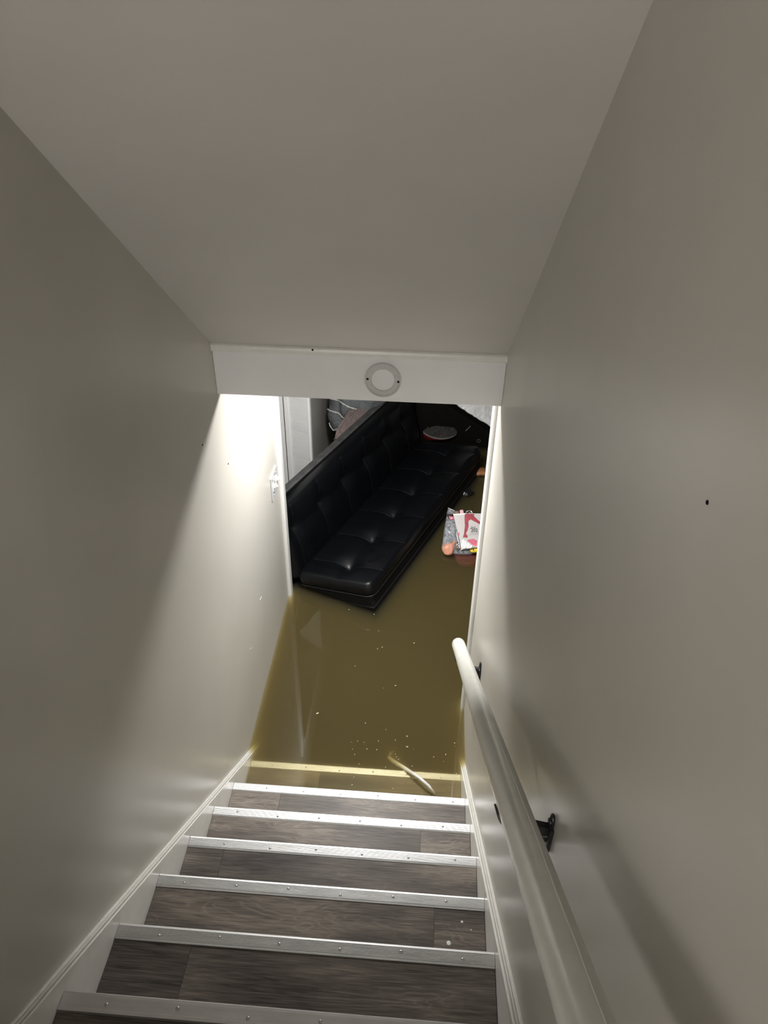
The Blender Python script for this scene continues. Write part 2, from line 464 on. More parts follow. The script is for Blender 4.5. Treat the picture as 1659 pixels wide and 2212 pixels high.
# ------------------------------------------------------------------ staircase
SX0, SX1 = 0.020, W - 0.020
stairs = thing('staircase', 'staircase of grey brown plank treads with ribbed aluminium nosings, going down into the flood', 'staircase', (W / 2, 1.0, FLOOR))
seams = {-2: 0.5, -1: 0.6, 0: 0.34, 1: 0.221, 2: 0.79, 3: 0.143, 4: 0.827, 5: 0.217, 6: 0.60, 7: 0.3, 8: 0.7, 9: 0.4, 10: 0.5}
WS = 0.034
STRIP = None
def strip_mesh(flat=False):
    """ribbed aluminium nosing, profile in (y, z) with the far (front) edge at y=0"""
    pts = [(0.004, -0.020), (0.004, 0.001), (0.002, 0.003)]
    n = 8
    if flat:
        pts += [(-0.004, 0.0036), (-WS + 0.007, 0.0036), (-WS + 0.006, 0.0055), (-WS - 0.001, 0.0055), (-WS - 0.003, 0.0002)]
    else:
        for i in range(n):
            y = -0.002 - (WS - 0.006) * i / n
            s = (WS - 0.006) / n
            pts += [(y, 0.0038), (y - s * 0.55, 0.0038), (y - s * 0.68, 0.0026), (y - s * 0.88, 0.0026)]
        pts += [(-WS + 0.003, 0.0040), (-WS, 0.0002)]
    pts += [(0.0015, 0.0), (0.0015, -0.020)]
    return pts
def screw_mesh():
    bm = bm_lathe([(0.0, 0.0022), (0.0022, 0.0020), (0.0038, 0.0010), (0.0042, -0.0005)], Matrix.Identity(4), 10)
    me = bpy.data.meshes.new('screw'); bm.to_mesh(me); bm.free(); me.materials.append(M_screw)
    for p in me.polygons: p.use_smooth = True
    return me
SCREW = screw_mesh()
for k in range(-2, 10):
    y, z = Y0 - RUN * k, Z0 + RISE * k
    if k == 0: y, z = 2.100, -0.032
    yb = y - RUN - 0.01                    # back of the tread under the next nosing
    xs = seams[k]
    # carcass: riser below the nosing
    box('riser', (SX0, y - 0.030, z - RISE - 0.01), (SX1, y - 0.016, z - 0.006), M_white, stairs)
    box('plank', (SX0 + 0.0015, yb, z - 0.012), (xs - 0.0002, y - 0.001, z), M_wood, stairs, 0.0004, 1)
    box('plank', (xs + 0.0002, yb, z - 0.012), (SX1 - 0.0015, y - 0.001, z), M_wood, stairs, 0.0004, 1)
    flat = (k == 6)
    bm = bm_prism([(y + a, z + b) for a, b in strip_mesh(flat)], 'x', SX0 + 0.001, SX1 - 0.001)
    st = finish('nosing_strip', bm, M_alu, stairs)
    ns = 6
    ph = [0.10, 0.14, 0.09, 0.12, 0.08, 0.11][k % 6]
    for i in range(ns):
        x = SX0 + ph + i * 0.152
        if x > SX1 - 0.03: continue
        o = bpy.data.objects.new('screw', SCREW); link(o, st)
        o.location = Vector((x, y - WS * 0.5 + 0.004 * math.sin(i * 2.3 + k), z + 0.0036)) - st.location - stairs.location
# upper landing
struct(box('floor_landing', (-1.8, YTOP, Z0 + RISE * 10 - 0.05), (W, Y0 - RUN * 10 + 0.0, Z0 + RISE * 10), M_floor))
# paint drips and specks on the treads
for (x, y, k, r) in ((0.868, 1.015, 4, 0.006), (0.905, 1.075, 4, 0.0035), (0.93, 1.055, 4, 0.002)):
    bm = bm_lathe([(0, 0.0007), (r * 0.7, 0.0006), (r, 0.0)], Matrix.Translation((x, y, Z0 + RISE * k)), 12)
    finish('paint_drip', bm, M_white, stairs)

# ------------------------------------------------------------------ water
wmat = water_mat()
e0 = 0.001
bm = bm_prism([(-e0, 1.45), (W + e0, 1.45), (W + e0, RY1 + 0.011), (3.5 + e0, RY1 + 0.011), (3.5 + e0, 6.2 + e0), (-e0, 6.2 + e0), (-e0, DY1 + e0), (-T - e0, DY1 + e0),
               (-T - e0, 4.6 + e0), (-1.7 - e0, 4.6 + e0), (-1.7 - e0, 2.6 - e0), (-T - e0, 2.6 - e0), (-T - e0, DY0 - e0), (-e0, DY0 - e0)], 'z', FLOOR - 0.005, 0.0)
water = finish('flood_water', bm, wmat)
water['kind'] = 'stuff'
tag(water, 'murky olive brown flood water filling the basement up to the stairs', 'water')

# ------------------------------------------------------------------ mount ring on the header
cxr, czr = 0.580, 1.773
ring = thing('mounting_ring', 'round white plastic light mounting ring with two dark screw holes on the header', 'mounting ring', (cxr, YH, czr - 0.06))
mr_ = frame((0, -1, 0), (1, 0, 0), (cxr, YH, czr))
bm = bm_lathe([(0.0400, -0.001), (0.0400, 0.0035), (0.0412, 0.0045), (0.0560, 0.0050), (0.0575, 0.0085), (0.0605, 0.0085), (0.0625, 0.0060), (0.0630, -0.001)], mr_, 64)
finish('ring_body', bm, M_ring, ring, smooth=False)
bm = bm_lathe([(0, 0.0015), (0.0385, 0.0015), (0.0400, 0.0002)], mr_, 48)
finish('center_disc', bm, M_header, ring)
for dx, dz in ((-0.0525, 0.003), (0.0525, -0.003)):
    m2 = frame((0, -1, 0), (1, 0, 0), (cxr + dx, YH, czr + dz))
    finish('screw_hole', bm_lathe([(0, 0.0062), (0.0034, 0.0062), (0.0045, 0.0046)], m2, 14), M_hole, ring)
for dx, dz in ((-0.043, -0.022), (0.043, 0.016)):
    m2 = frame((0, -1, 0), (1, 0, 0), (cxr + dx, YH, czr + dz))
    finish('boss', bm_lathe([(0, 0.0060), (0.0045, 0.0058), (0.0055, 0.0045)], m2, 14), M_ring, ring)

# ------------------------------------------------------------------ switch plate on the left wall
sw = thing('switch_plate', 'white two gang light switch plate on the left wall beside the door casing', 'light switch', (0, 3.067, 0.785))
box('plate', (0.0, 3.000, 0.785), (0.0065, 3.136, 0.915), M_plate, sw, 0.003, 2)
for yy in (3.034, 3.102):
    box('toggle_frame', (0.0, yy - 0.012, 0.828), (0.009, yy + 0.012, 0.872), M_white, sw, 0.0015, 1)
    tg = bm_box((-0.004, -0.005, -0.010), (0.020, 0.005, 0.010), 0.002, 1, mtx=Matrix.Translation((0.008, yy, 0.853)) @ Matrix.Rotation(-0.5, 4, 'Y'))
    finish('toggle', tg, M_white, sw)
    for zz in (0.805, 0.895):
        finish('screw', bm_lathe([(0, 0.0016), (0.003, 0.001), (0.0034, 0)], frame((1, 0, 0), (0, 1, 0), (0.0065, yy, zz)), 10), M_white, sw)

# ------------------------------------------------------------------ handrail
RD, RR = 0.075, 0.0270
def rail_pt(y): return Vector((W - RD, y, 0.627 + 0.742 * (2.262 - y)))
rail = thing('handrail', 'round white painted handrail on black brackets along the right wall', 'handrail', rail_pt(2.2) - Vector((0, 0, 0.1)))
pts = [rail_pt(2.255 - 2.75 * i / 40) for i in range(41)]
dirn = (pts[0] - pts[1]).normalized()
bm = bm_tube([pts[0] + dirn * 0.006, pts[0] + dirn * 0.004] + pts, RR, 40, rads=[RR * 0.72, RR * 0.9] + [RR] * 41)
finish('rail', bm, M_rail, rail, smooth=True)
# joint ring near the end
bm = bm_tube([rail_pt(2.215), rail_pt(2.212)], RR + 0.0006, 40)
finish('end_cap_joint', bm, M_rail, rail, smooth=False)
rg = []
for i in range(90):
    yy = 2.12 - 2.5 * i / 89
    th = 0.30 + 0.05 * noise.noise(Vector((yy * 9, 0.3, 0))) + 0.03 * noise.noise(Vector((yy * 40, 1.3, 0)))
    rg.append(rail_pt(yy) + (Vector((0, 0.596, 0.803)) * math.cos(th) + Vector((1, 0, 0)) * math.sin(th)) * (RR + 0.0002))
finish('paint_ridge', bm_tube(rg, 0.0012, 6, rads=[0.0010 + 0.0006 * abs(noise.noise(Vector((i * 0.7, 2, 0)))) for i in range(90)]), M_white, rail, smooth=True)
def bracket(y, dzz):
    a = rail_pt(y)
    zc = a.z - 0.088 + dzz
    br = finish('bracket', bm_box((W - 0.008, y - 0.016, zc - 0.030), (W, y + 0.016, zc + 0.030), 0.003), M_blackm, rail)
    # arm: from the wall plate out and up to the saddle below the rail
    arm = bm_tube([(W - 0.004, y, zc), (W - 0.035, y, zc - 0.004), (W - RD + 0.012, y, zc + 0.006), (W - RD, y, zc + 0.026), (W - RD, y, a.z - RR + 0.001)], 0.0085, 12)
    def sub(nm, b):
        o = finish(nm, b, M_blackm, br)
        return o
    sub('arm', arm)
    # gusset against the wall
    g = bmesh.new()
    bm_prism([(W, zc - 0.028), (W - 0.034, zc + 0.024), (W - 0.034, zc + 0.034), (W, zc + 0.026)], 'y', y - 0.006, y + 0.006, g)
    sub('gusset', g)
    # keyhole loop above the plate
    lp = [(W - 0.004, y + 0.008 * math.cos(t), zc + 0.042 + 0.014 * math.sin(t)) for t in [i * math.pi / 8 for i in range(17)]]
    sub('screw_loop', bm_tube(lp, 0.003, 8, caps=False))
    # saddle plate cupping the rail
    d = Vector((0, -0.803, 0.596)); up = Vector((0, 0.596, 0.803)); sx = Vector((1, 0, 0))
    s = bmesh.new(); rings = []
    for sgn in (-1, 1):
        for rr in (RR + 0.0005, RR + 0.004):
            rings.append([s.verts.new(a + d * 0.026 * sgn + (sx * math.sin(t) - up * math.cos(t)) * rr) for t in [(-1.35 + 2.5 * i / 12) for i in range(13)]])
    for A, B in ((0, 1), (1, 3), (3, 2), (2, 0)):
        for i in range(12):
            s.faces.new((rings[A][i], rings[A][i + 1], rings[B][i + 1], rings[B][i]))
    for i in (0, 12):
        s.faces.new((rings[0][i], rings[1][i], rings[3][i], rings[2][i]))
    sub('saddle', s)
bracket(2.02, 0.0)
bracket(0.775, 0.012)

# ------------------------------------------------------------------ ceiling lamp and added hall fill light
lamp = thing('ceiling_light', 'round white ceiling light over the flooded landing', 'ceiling light', LAMP_POS)
ml = frame((0, 0, -1), (1, 0, 0), (LAMP_POS[0], LAMP_POS[1], BCEIL))
finish('base', bm_lathe([(0, 0), (0.15, 0), (0.16, 0.01), (0.155, 0.028), (0.145, 0.03), (0, 0.03)], ml, 40), M_white, lamp)
finish('diffuser', bm_lathe([(0.143, 0.0305), (0.12, 0.056), (0, 0.07)], ml, 20), emit('lamp_glow', (1.0, 0.985, 0.96), LAMP_E), lamp, smooth=True)
hl = thing('hall_fill_light', 'round fill light added out of view in the hall upstairs', 'fill light', (HALL_POS[0], YTOP, HALL_POS[2] - 0.1))
finish('fill_plate', bm_lathe([(0, 0), (0.06, 0), (0.062, 0.008), (0.05, 0.016), (0, 0.018)], frame((0, 1, 0), (1, 0, 0), (HALL_POS[0], YTOP, HALL_POS[2])), 24), M_white, hl)
finish('arm', bm_tube([(HALL_POS[0], YTOP + 0.015, HALL_POS[2]), (HALL_POS[0], HALL_POS[1] - 0.11, HALL_POS[2])], 0.012, 12), M_white, hl)
finish('fill_globe', bm_lathe([(0, -0.12)] + [(0.12 * math.sin(math.pi * q / 6), -0.12 * math.cos(math.pi * q / 6)) for q in range(1, 6)] + [(0, 0.12)], Matrix.Translation(HALL_POS), 12), emit('hall_fill_glow', (1.0, 0.97, 0.93), HALL_E), hl, smooth=True)

# ------------------------------------------------------------------ sofa (floating, tilted back)
tilt = math.radians(11)
U = Vector((0.385, 0.923, 0)).normalized(); Nn = Vector((U.y, -U.x, 0))
V = (Nn * math.cos(tilt) + Vector((0, 0, 1)) * math.sin(tilt)); Wv = U.cross(V) * -1
if Wv.z < 0: Wv = -Wv
O = Vector((0.040, 3.282, 0.008))
# right-handed local frame: x = V (towards the front), y = U (along), z = Wv (up)
SM = Matrix((V, U, Wv)).transposed().to_4x4(); SM.translation = O
sofa = thing('tufted_sofa', 'black tufted leather sofa floating tilted in the brown flood water', 'sofa', matrix=SM)
SL, SD = 1.72, 0.50
CELL = SL / 6
def cushion(name, L, Dp, Th, mid, tuft_off, place, r=0.035, rc=0.05, step=0.0095):
    """top surface grid over (a along L, b across Dp), tufted along b = mid"""
    na, nb = int(L / step), int(Dp / step)
    tufts = [tuft_off + CELL * i for i in range(7) if 0.05 < tuft_off + CELL * i < L - 0.05]
    bm = bmesh.new(); grid = []
    for i in range(na + 1):
        row = []
        for j in range(nb + 1):
            a, b = L * i / na, Dp * j / nb
            # rounded corners in plan
            ca = min(max(a, rc), L - rc); cb = min(max(b, rc), Dp - rc)
            da, db = a - ca, b - cb
            mx = max(abs(da), abs(db))
            if abs(da) > 1e-9 and abs(db) > 1e-9:
                l2 = math.hypot(da, db); a, b = ca + da * mx / l2, cb + db * mx / l2
            e = rc - mx if mx > 0 else min(a, L - a, b, Dp - b)
            drop = 0.0 if e >= r else r - math.sqrt(max(0, r * r - (r - e) ** 2))
            h = Th - drop
            if mx == 0 or e > 0.0005:
                k = min(1.0, e / 0.03)
                dm = abs(b - mid)
                dt = min(abs(a - t) for t in tufts)
                rr = math.hypot(dm, dt)
                h -= k * (0.010 * math.exp(-(rr / 0.018) ** 2) + 0.022 * math.exp(-(rr / 0.06) ** 2))
                h -= k * (0.0035 * math.exp(-(dt / 0.006) ** 2) + 0.008 * math.exp(-(dt / 0.045) ** 2))
                h -= k * (0.0018 * math.exp(-(dm / 0.006) ** 2) + 0.005 * math.exp(-(dm / 0.05) ** 2))
                h += 0.002 * noise.noise(Vector((a * 9, b * 9, Th * 10)))
            row.append(bm.verts.new(place(a, b, h)))
        grid.append(row)
    for i in range(na):
        for j in range(nb):
            bm.faces.new((grid[i][j], grid[i + 1][j], grid[i + 1][j + 1], grid[i][j + 1]))
    # skirt: side walls down to the base plane
    rim = [(i, 0) for i in range(na)] + [(na, j) for j in range(nb)] + [(i, nb) for i in range(na, 0, -1)] + [(0, j) for j in range(nb, 0, -1)]
    base = []
    for (i, j) in rim:
        a, b = L * i / na, Dp * j / nb
        ca = min(max(a, rc), L - rc); cb = min(max(b, rc), Dp - rc)
        da, db = a - ca, b - cb; mx = max(abs(da), abs(db))
        if abs(da) > 1e-9 and abs(db) > 1e-9:
            l2 = math.hypot(da, db); a, b = ca + da * mx / l2, cb + db * mx / l2
        base.append((a, b))
    mid_r = [bm.verts.new(place(a, b, Th * 0.3)) for a, b in base]
    low_r = [bm.verts.new(place(a + (L / 2 - a) * 0.006, b + (Dp / 2 - b) * 0.02, 0.0)) for a, b in base]
    n = len(rim)
    top_r = [grid[i][j] for i, j in rim]
    for A, B in ((top_r, mid_r), (mid_r, low_r)):
        for q in range(n):
            bm.faces.new((A[q], A[(q + 1) % n], B[(q + 1) % n], B[q]))
    bm.faces.new(low_r)
    o = finish(name, bm, M_leather, sofa, smooth=True, local=True)
    # seams (thin stitched lines lying in the grooves) and buttons
    def surf(a, b, lift=0.0012):
        dm = abs(b - mid); dt = min(abs(a - t) for t in tufts); rr = math.hypot(dm, dt)
        e = min(a, L - a, b, Dp - b); drop = 0.0 if e >= r else r - math.sqrt(max(0, r * r - (r - e) ** 2)); k = min(1.0, e / 0.03)
        h = Th - drop - k * (0.010 * math.exp(-(rr / 0.018) ** 2) + 0.022 * math.exp(-(rr / 0.06) ** 2) + 0.0035 * math.exp(-(dt / 0.006) ** 2) + 0.008 * math.exp(-(dt / 0.045) ** 2) + 0.0018 * math.exp(-(dm / 0.006) ** 2) + 0.005 * math.exp(-(dm / 0.05) ** 2))
        return place(a, b, h + 0.002 * noise.noise(Vector((a * 9, b * 9, Th * 10))) + lift)
    def sub(nm, b_, m):
        me_o = finish(nm, b_, m, None, smooth=True, local=True)
        me_o.parent = o
        me_o.location = me_o.location - o.location
        return me_o
    for t in tufts:
        sub('seam', bm_tube([surf(t, 0.004 + (Dp - 0.008) * s / 40) for s in range(41)], 0.0012, 6), M_seam)
        c = surf(t, mid, 0.0)
        ax = (place(0, 0, 1) - place(0, 0, 0)).normalized()
        sub('button', bm_lathe([(0, 0.004), (0.005, 0.003), (0.008, 0.0)], frame(ax, (0.3, 1, 0.2), c), 12), M_leather)
    sub('seam', bm_tube([surf(0.004 + (L - 0.008) * s / 160, mid, 0.0002) for s in range(161)], 0.0009, 6), M_leather)
    pip = [place(*p, 0.006) for p in base[::2]]
    sub('piping', bm_tube(pip + [pip[0]], 0.0028, 6, caps=False), M_seam)
    return o
seat = cushion('seat_cushion', SL, SD, 0.088, SD / 2 + 0.022, CELL * 0.5 + 0.02, lambda a, b, h: Vector((b, a, h)))
back = cushion('back_cushion', SL, 0.475, 0.11, 0.31, CELL * 0.5 - 0.045, lambda a, b, h: Vector((h - 0.085, a, 0.02 + b)))
box('back_panel', (-0.145, 0.0, -0.30), (-0.086, SL, 0.500), M_sofaback, sofa, 0.012, 3, local=True)
bs = box('seat_base', (-0.08, 0.014, -0.30), (0.486, SL - 0.03, -0.001), M_sofabase, sofa, 0.012, 2, local=True)
for zz in (-0.075,):
    pr = [(0.487, 0.013), (0.487, SL - 0.03), (-0.08, SL - 0.03), (-0.08, 0.013), (0.487, 0.013)]
    o = finish('piping', bm_tube([Vector((a, b, zz)) for a, b in pr], 0.0035, 8), M_seam, sofa, local=True)
for a in (0.12, SL - 0.12):
    for b in (0.02, 0.40):
        finish('leg', bm_tube([(b, a, -0.299), (b, a, -0.40)], 0.02, 12, rads=[0.022, 0.015]), M_alu, sofa, local=True)
# wet blots on the seat
def blot(pts2, h):
    bm = bmesh.new()
    for (b, a, r1, r2, rot) in pts2:
        n = 12
        vsx = [bm.verts.new((b + r1 * math.cos(2 * math.pi * q / n) * math.cos(rot) - r2 * math.sin(2 * math.pi * q / n) * math.sin(rot),
                             a + r1 * math.cos(2 * math.pi * q / n) * math.sin(rot) + r2 * math.sin(2 * math.pi * q / n) * math.cos(rot), h)) for q in range(n)]
        bm.faces.new(vsx)
    r_ = bmesh.ops.extrude_face_region(bm, geom=bm.faces[:])
    bmesh.ops.translate(bm, verts=[v for v in r_['geom'] if isinstance(v, bmesh.types.BMVert)], vec=(0, 0, 0.0016))
    return finish('water_blot', bm, M_wet, sofa, local=True)
blot([(0.392, 0.222, 0.024, 0.015, 0.4), (0.420, 0.265, 0.009, 0.042, -0.5), (0.362, 0.250, 0.006, 0.008, 0.2)], 0.0862)
blot([(0.352, 0.315, 0.018, 0.012, 0.5)], 0.0868)
blot([(0.448, 0.232, 0.007, 0.005, 0.0)], 0.0862)
blot([(0.205, 0.235, 0.018, 0.004, 0.3)], 0.0795)

# ------------------------------------------------------------------ floating bag, calendar and litter
BM_ = 1.2
tdir = Vector((0, BM_, 1)).normalized(); ndir = Vector((0, -1, BM_)).normalized(); BO = Vector((0.9, 3.64, 0.0))
def B(s, t, h=0.0): return BO + Vector((1, 0, 0)) * s + tdir * t + ndir * h

def pillow(name, outline, thick, m, parent=None, lift=0.0, crumple=0.0, seed=0, sub=4, fn=B, flat_back=0.35):
    """soft filled shape: outline in (s,t), inflated by thick above the plane"""
    pts = []
    n0 = len(outline)
    for i in range(n0):
        p0, p1, p2, p3 = [Vector(outline[(i + q) % n0]) for q in (-1, 0, 1, 2)]
        for q in range(sub):
            t = q / sub
            c = 0.5 * ((2 * p1) + (p2 - p0) * t + (2 * p0 - 5 * p1 + 4 * p2 - p3) * t * t + (3 * p1 - p0 - 3 * p2 + p3) * t ** 3)
            pts.append(c * 0.5 + (p1 * (1 - t) + p2 * t) * 0.5)
    cen = sum(pts, Vector((0, 0))) / len(pts)
    bm = bmesh.new()
    rings_s = [1.0, 0.97, 0.9, 0.8, 0.68, 0.55, 0.42, 0.28, 0.14]
    def ring(s, sgn):
        out = []
        for p in pts:
            q = cen + (p - cen) * s
            h = thick * math.sqrt(max(0, 1 - s ** 2.6)) * (1 if sgn > 0 else -flat_back)
            w = 0.0
            if crumple and s < 0.999:
                w = crumple * (noise.noise(Vector((q.x * 30 + seed, q.y * 30, sgn))) + 0.6 * noise.noise(Vector((q.x * 75 + seed, q.y * 75, sgn))))
            out.append(bm.verts.new(fn(q.x, q.y, lift + h + w)))
        return out
    top = [ring(s, 1) for s in rings_s]; bot = [top[0]] + [ring(s, -1) for s in rings_s[1:]]
    n = len(pts)
    for R_, sg in ((top, 1), (bot, -1)):
        for A, B_ in zip(R_, R_[1:]):
            for q in range(n):
                f = (A[q], A[(q + 1) % n], B_[(q + 1) % n], B_[q])
                bm.faces.new(f if sg > 0 else f[::-1])
        c = bm.verts.new(fn(cen.x, cen.y, lift + thick * (1 if sg > 0 else -flat_back)))
        for q in range(n):
            f = (R_[-1][q], R_[-1][(q + 1) % n], c)
            bm.faces.new(f if sg > 0 else f[::-1])
    return finish(name, bm, m, parent, smooth=True)

def sheet(name, outline, h0, h1, m, parent=None, fn=B):
    bm = bmesh.new()
    A = [bm.verts.new(fn(s, t, h0)) for s, t in outline]; Bq = [bm.verts.new(fn(s, t, h1)) for s, t in outline]
    n = len(outline)
    bm.faces.new(A[::-1]); bm.faces.new(Bq)
    for i in range(n): bm.faces.new((A[i], A[(i + 1) % n], Bq[(i + 1) % n], Bq[i]))
    return finish(name, bm, m, parent)

def text(name, s, size, loc2, h, m, parent, shear=0.0, rot=0.0, spacing=1.0, bold=0.0):
    cu = bpy.data.curves.new(name, 'FONT'); cu.body = s; cu.size = size; cu.shear = shear; cu.space_character = spacing
    cu.extrude = 0.0002; cu.offset = bold
    tmp = bpy.data.objects.new(name, cu); COL.objects.link(tmp)
    dg = bpy.context.evaluated_depsgraph_get(); dg.update()
    me = bpy.data.meshes.new_from_object(tmp.evaluated_get(dg))
    bpy.data.objects.remove(tmp); bpy.data.curves.remove(cu)
    bm = bmesh.new(); bm.from_mesh(me); bpy.data.meshes.remove(me)
    c, sn = math.cos(rot), math.sin(rot)
    for v in bm.verts:
        x, y = v.co.x * c - v.co.y * sn, v.co.x * sn + v.co.y * c
        v.co = B(loc2[0] + x, loc2[1] + y, h + v.co.z)
    return finish(name, bm, m, parent)

M_card = simple('calendar_card', (0.52, 0.49, 0.485), 0.35, 0.5, nscale=20, var=0.03, bump=0.1, bscale=25, dist=0.004)
M_red = simple('print_crimson', (0.30, 0.012, 0.028), 0.35, 0.5, nscale=50, var=0.25)
M_pink = simple('print_pink', (0.62, 0.10, 0.17), 0.35, 0.5, nscale=40, var=0.3)
M_ink = simple('print_black', (0.012, 0.012, 0.012), 0.4, 0.4)
M_peach = simple('peach_vinyl', (0.66, 0.30, 0.20), 0.42, 0.4, nscale=14, var=0.12, bump=0.4, bscale=25, dist=0.006, stretch=(0.4, 1, 2))
M_greyc = simple('grey_cloth', (0.16, 0.175, 0.19), 0.4, 0.5, nscale=18, var=0.5, bump=0.8, bscale=40, dist=0.01)
M_brownp = simple('brown_packet', (0.035, 0.014, 0.010), 0.35, 0.5, nscale=25, var=0.3)
M_mag = simple('magenta_label', (0.42, 0.03, 0.11), 0.35, 0.5, var=0.1)
M_tan = simple('tan_stripe', (0.30, 0.20, 0.13), 0.5, 0.4, nscale=12, var=0.1)
M_lpink = simple('pale_pink_card', (0.70, 0.42, 0.48), 0.45, 0.4, nscale=20, var=0.2)
M_yel = simple('yellow_label', (0.75, 0.52, 0.02), 0.4, 0.4, nscale=20, var=0.08)
M_green = simple('green_print', (0.02, 0.12, 0.02), 0.4, 0.4)
M_foil = simple('silver_foil', (0.85, 0.85, 0.86), 0.16, 0.5, 1.0, nscale=20, var=0.05, bump=1.0, bscale=60, dist=0.02)
M_wgloss = simple('white_glossy_film', (0.85, 0.82, 0.83), 0.12, 0.8, nscale=40, var=0.1, bump=0.9, bscale=70, dist=0.01)
M_can = simple('can_aluminium', (0.82, 0.83, 0.84), 0.18, 0.5, 1.0, nscale=30, var=0.03)
M_rust = simple('rust_leaf', (0.32, 0.14, 0.05), 0.5, 0.4, nscale=40, var=0.35, bump=0.4)
M_bin = simple('black_bin_film', (0.010, 0.010, 0.011), 0.15, 0.7, nscale=30, var=0.2, bump=0.9, bscale=60, dist=0.01)

bag_out = [(-0.001, 0.303), (0.042, 0.283), (0.101, 0.270), (0.195, 0.268), (0.260, 0.24), (0.255, 0.06), (0.139, 0.014), (0.05, 0.012), (-0.030, 0.030), (-0.022, 0.120), (-0.014, 0.201)]
bag = thing('plastic_bag', 'clear plastic bag of rubbish floating behind the right door casing', 'bag', B(0.1, 0.0, -0.06))
pillow('film', bag_out, 0.024, M_film, bag, crumple=0.006, seed=3, flat_back=1.6)
finish('gathered_edge', bm_tube([B(-0.001, 0.303, 0.004), B(0.020, 0.294, 0.008), B(0.042, 0.283, 0.010)], 0.0016, 6), M_wgloss, bag)
finish('gathered_edge', bm_tube([B(0.056, 0.150, 0.030), B(0.061, 0.120, 0.034), B(0.070, 0.085, 0.034), B(0.078, 0.045, 0.028)], 0.0028, 8, rads=[0.001, 0.003, 0.0022, 0.0035]), M_wgloss, bag)
finish('crease', bm_tube([B(0.000, 0.180, 0.026), B(0.013, 0.188, 0.027), B(0.026, 0.197, 0.024)], 0.0009, 6), M_wgloss, bag)
tag(pillow('grey_cloth', [(-0.012, 0.215), (0.03, 0.222), (0.045, 0.19), (0.052, 0.13), (0.06, 0.09), (0.03, 0.08), (-0.02, 0.075), (-0.024, 0.13)], 0.016, M_greyc, None, -0.002, 0.006, 5),
    'crumpled dark grey cloth inside the clear plastic bag', 'cloth')
pk = tag(pillow('snack_packet', [(-0.006, 0.258), (0.034, 0.260), (0.040, 0.224), (0.012, 0.220), (0.002, 0.238)], 0.012, M_brownp, None, 0.014, 0.001, 8), 'dark brown packet with a magenta label at the top left of the bag', 'packet')
sheet('label_band', [(0.004, 0.241), (0.034, 0.243), (0.039, 0.224), (0.012, 0.222)], 0.0245, 0.0275, M_mag, pk)
for ang in range(3):
    a_ = ang * math.pi / 3 + 0.3
    sheet('star_ray', [(0.021 + math.cos(a_ + q) * rr, 0.232 + math.sin(a_ + q) * rr) for q, rr in ((0.25, 0.007), (-0.25 + 0, 0.007), (math.pi + 0.25, 0.007), (math.pi - 0.25, 0.007))], 0.0275, 0.0280, M_card, pk)
sp = tag(pillow('striped_packet', [(0.033, 0.261), (0.042, 0.281), (0.065, 0.284), (0.071, 0.262)], 0.010, M_tan, None, 0.012, 0.001, 2), 'tan packet with dark stripes peeking over the calendar', 'packet')
for i in range(4):
    s0 = 0.038 + i * 0.008
    sheet('dark_stripe', [(s0, 0.263), (s0 + 0.003, 0.263), (s0 + 0.010, 0.280), (s0 + 0.007, 0.280)], 0.0195, 0.0228, M_ink, sp)
tag(pillow('pink_packet', [(0.071, 0.289), (0.093, 0.294), (0.1, 0.266), (0.075, 0.263)], 0.010, M_lpink, None, 0.010, 0.001, 4), 'pale pink packet beside the metal can end', 'packet')

# calendar
H0 = 0.030
cal = thing('calendar', 'white calendar with a crimson stockinged leg and black lettering, in the bag', 'calendar', B(0.13, 0.04, H0 - 0.01))
sheet('cover', [(0.031, 0.257), (0.106, 0.266), (0.200, 0.270), (0.262, 0.262), (0.250, 0.066), (0.181, 0.054), (0.086, 0.033), (0.077, 0.099), (0.06, 0.156)], H0, H0 + 0.0025, M_card, cal)
sheet('torn_edge', [(0.031, 0.2575), (0.106, 0.2665), (0.104, 0.258), (0.034, 0.250)], H0 + 0.0025, H0 + 0.004, M_white, cal)
red = [(0.102, 0.261), (0.123, 0.266), (0.163, 0.264), (0.161, 0.256), (0.156, 0.254), (0.189, 0.224), (0.225, 0.20), (0.222, 0.182), (0.187, 0.206), (0.139, 0.229), (0.126, 0.216), (0.129, 0.185), (0.123, 0.157), (0.114, 0.138), (0.126, 0.121), (0.122, 0.111), (0.098, 0.113), (0.094, 0.103), (0.102, 0.137), (0.106, 0.188), (0.102, 0.227)]
sheet('printed_leg', red, H0 + 0.0025, H0 + 0.0031, M_red, cal)
sheet('printed_shape', [(0.123, 0.095), (0.140, 0.103), (0.162, 0.107), (0.183, 0.096), (0.182, 0.062), (0.161, 0.066)], H0 + 0.0025, H0 + 0.0031, M_pink, cal)
sheet('printed_shape', [(0.063, 0.139), (0.076, 0.141), (0.073, 0.116)], H0 + 0.0025, H0 + 0.0031, M_pink, cal)
text('script_lettering', 'Jack', 0.021, (0.139, 0.172), H0 + 0.0028, M_ink, cal, shear=0.5, rot=0.05, spacing=0.92)
text('number_lettering', '202', 0.0290, (0.144, 0.1505), H0 + 0.0028, M_ink, cal, rot=0.07, spacing=0.96, bold=0.0006)
text('capital_lettering', 'CALENDAR', 0.0105, (0.139, 0.1385), H0 + 0.0028, M_ink, cal, rot=0.07, spacing=1.5)
sheet('printed_line', [(0.126, 0.1295), (0.196, 0.1375), (0.196, 0.1385), (0.126, 0.1305)], H0 + 0.0025, H0 + 0.0030, M_ink, cal)

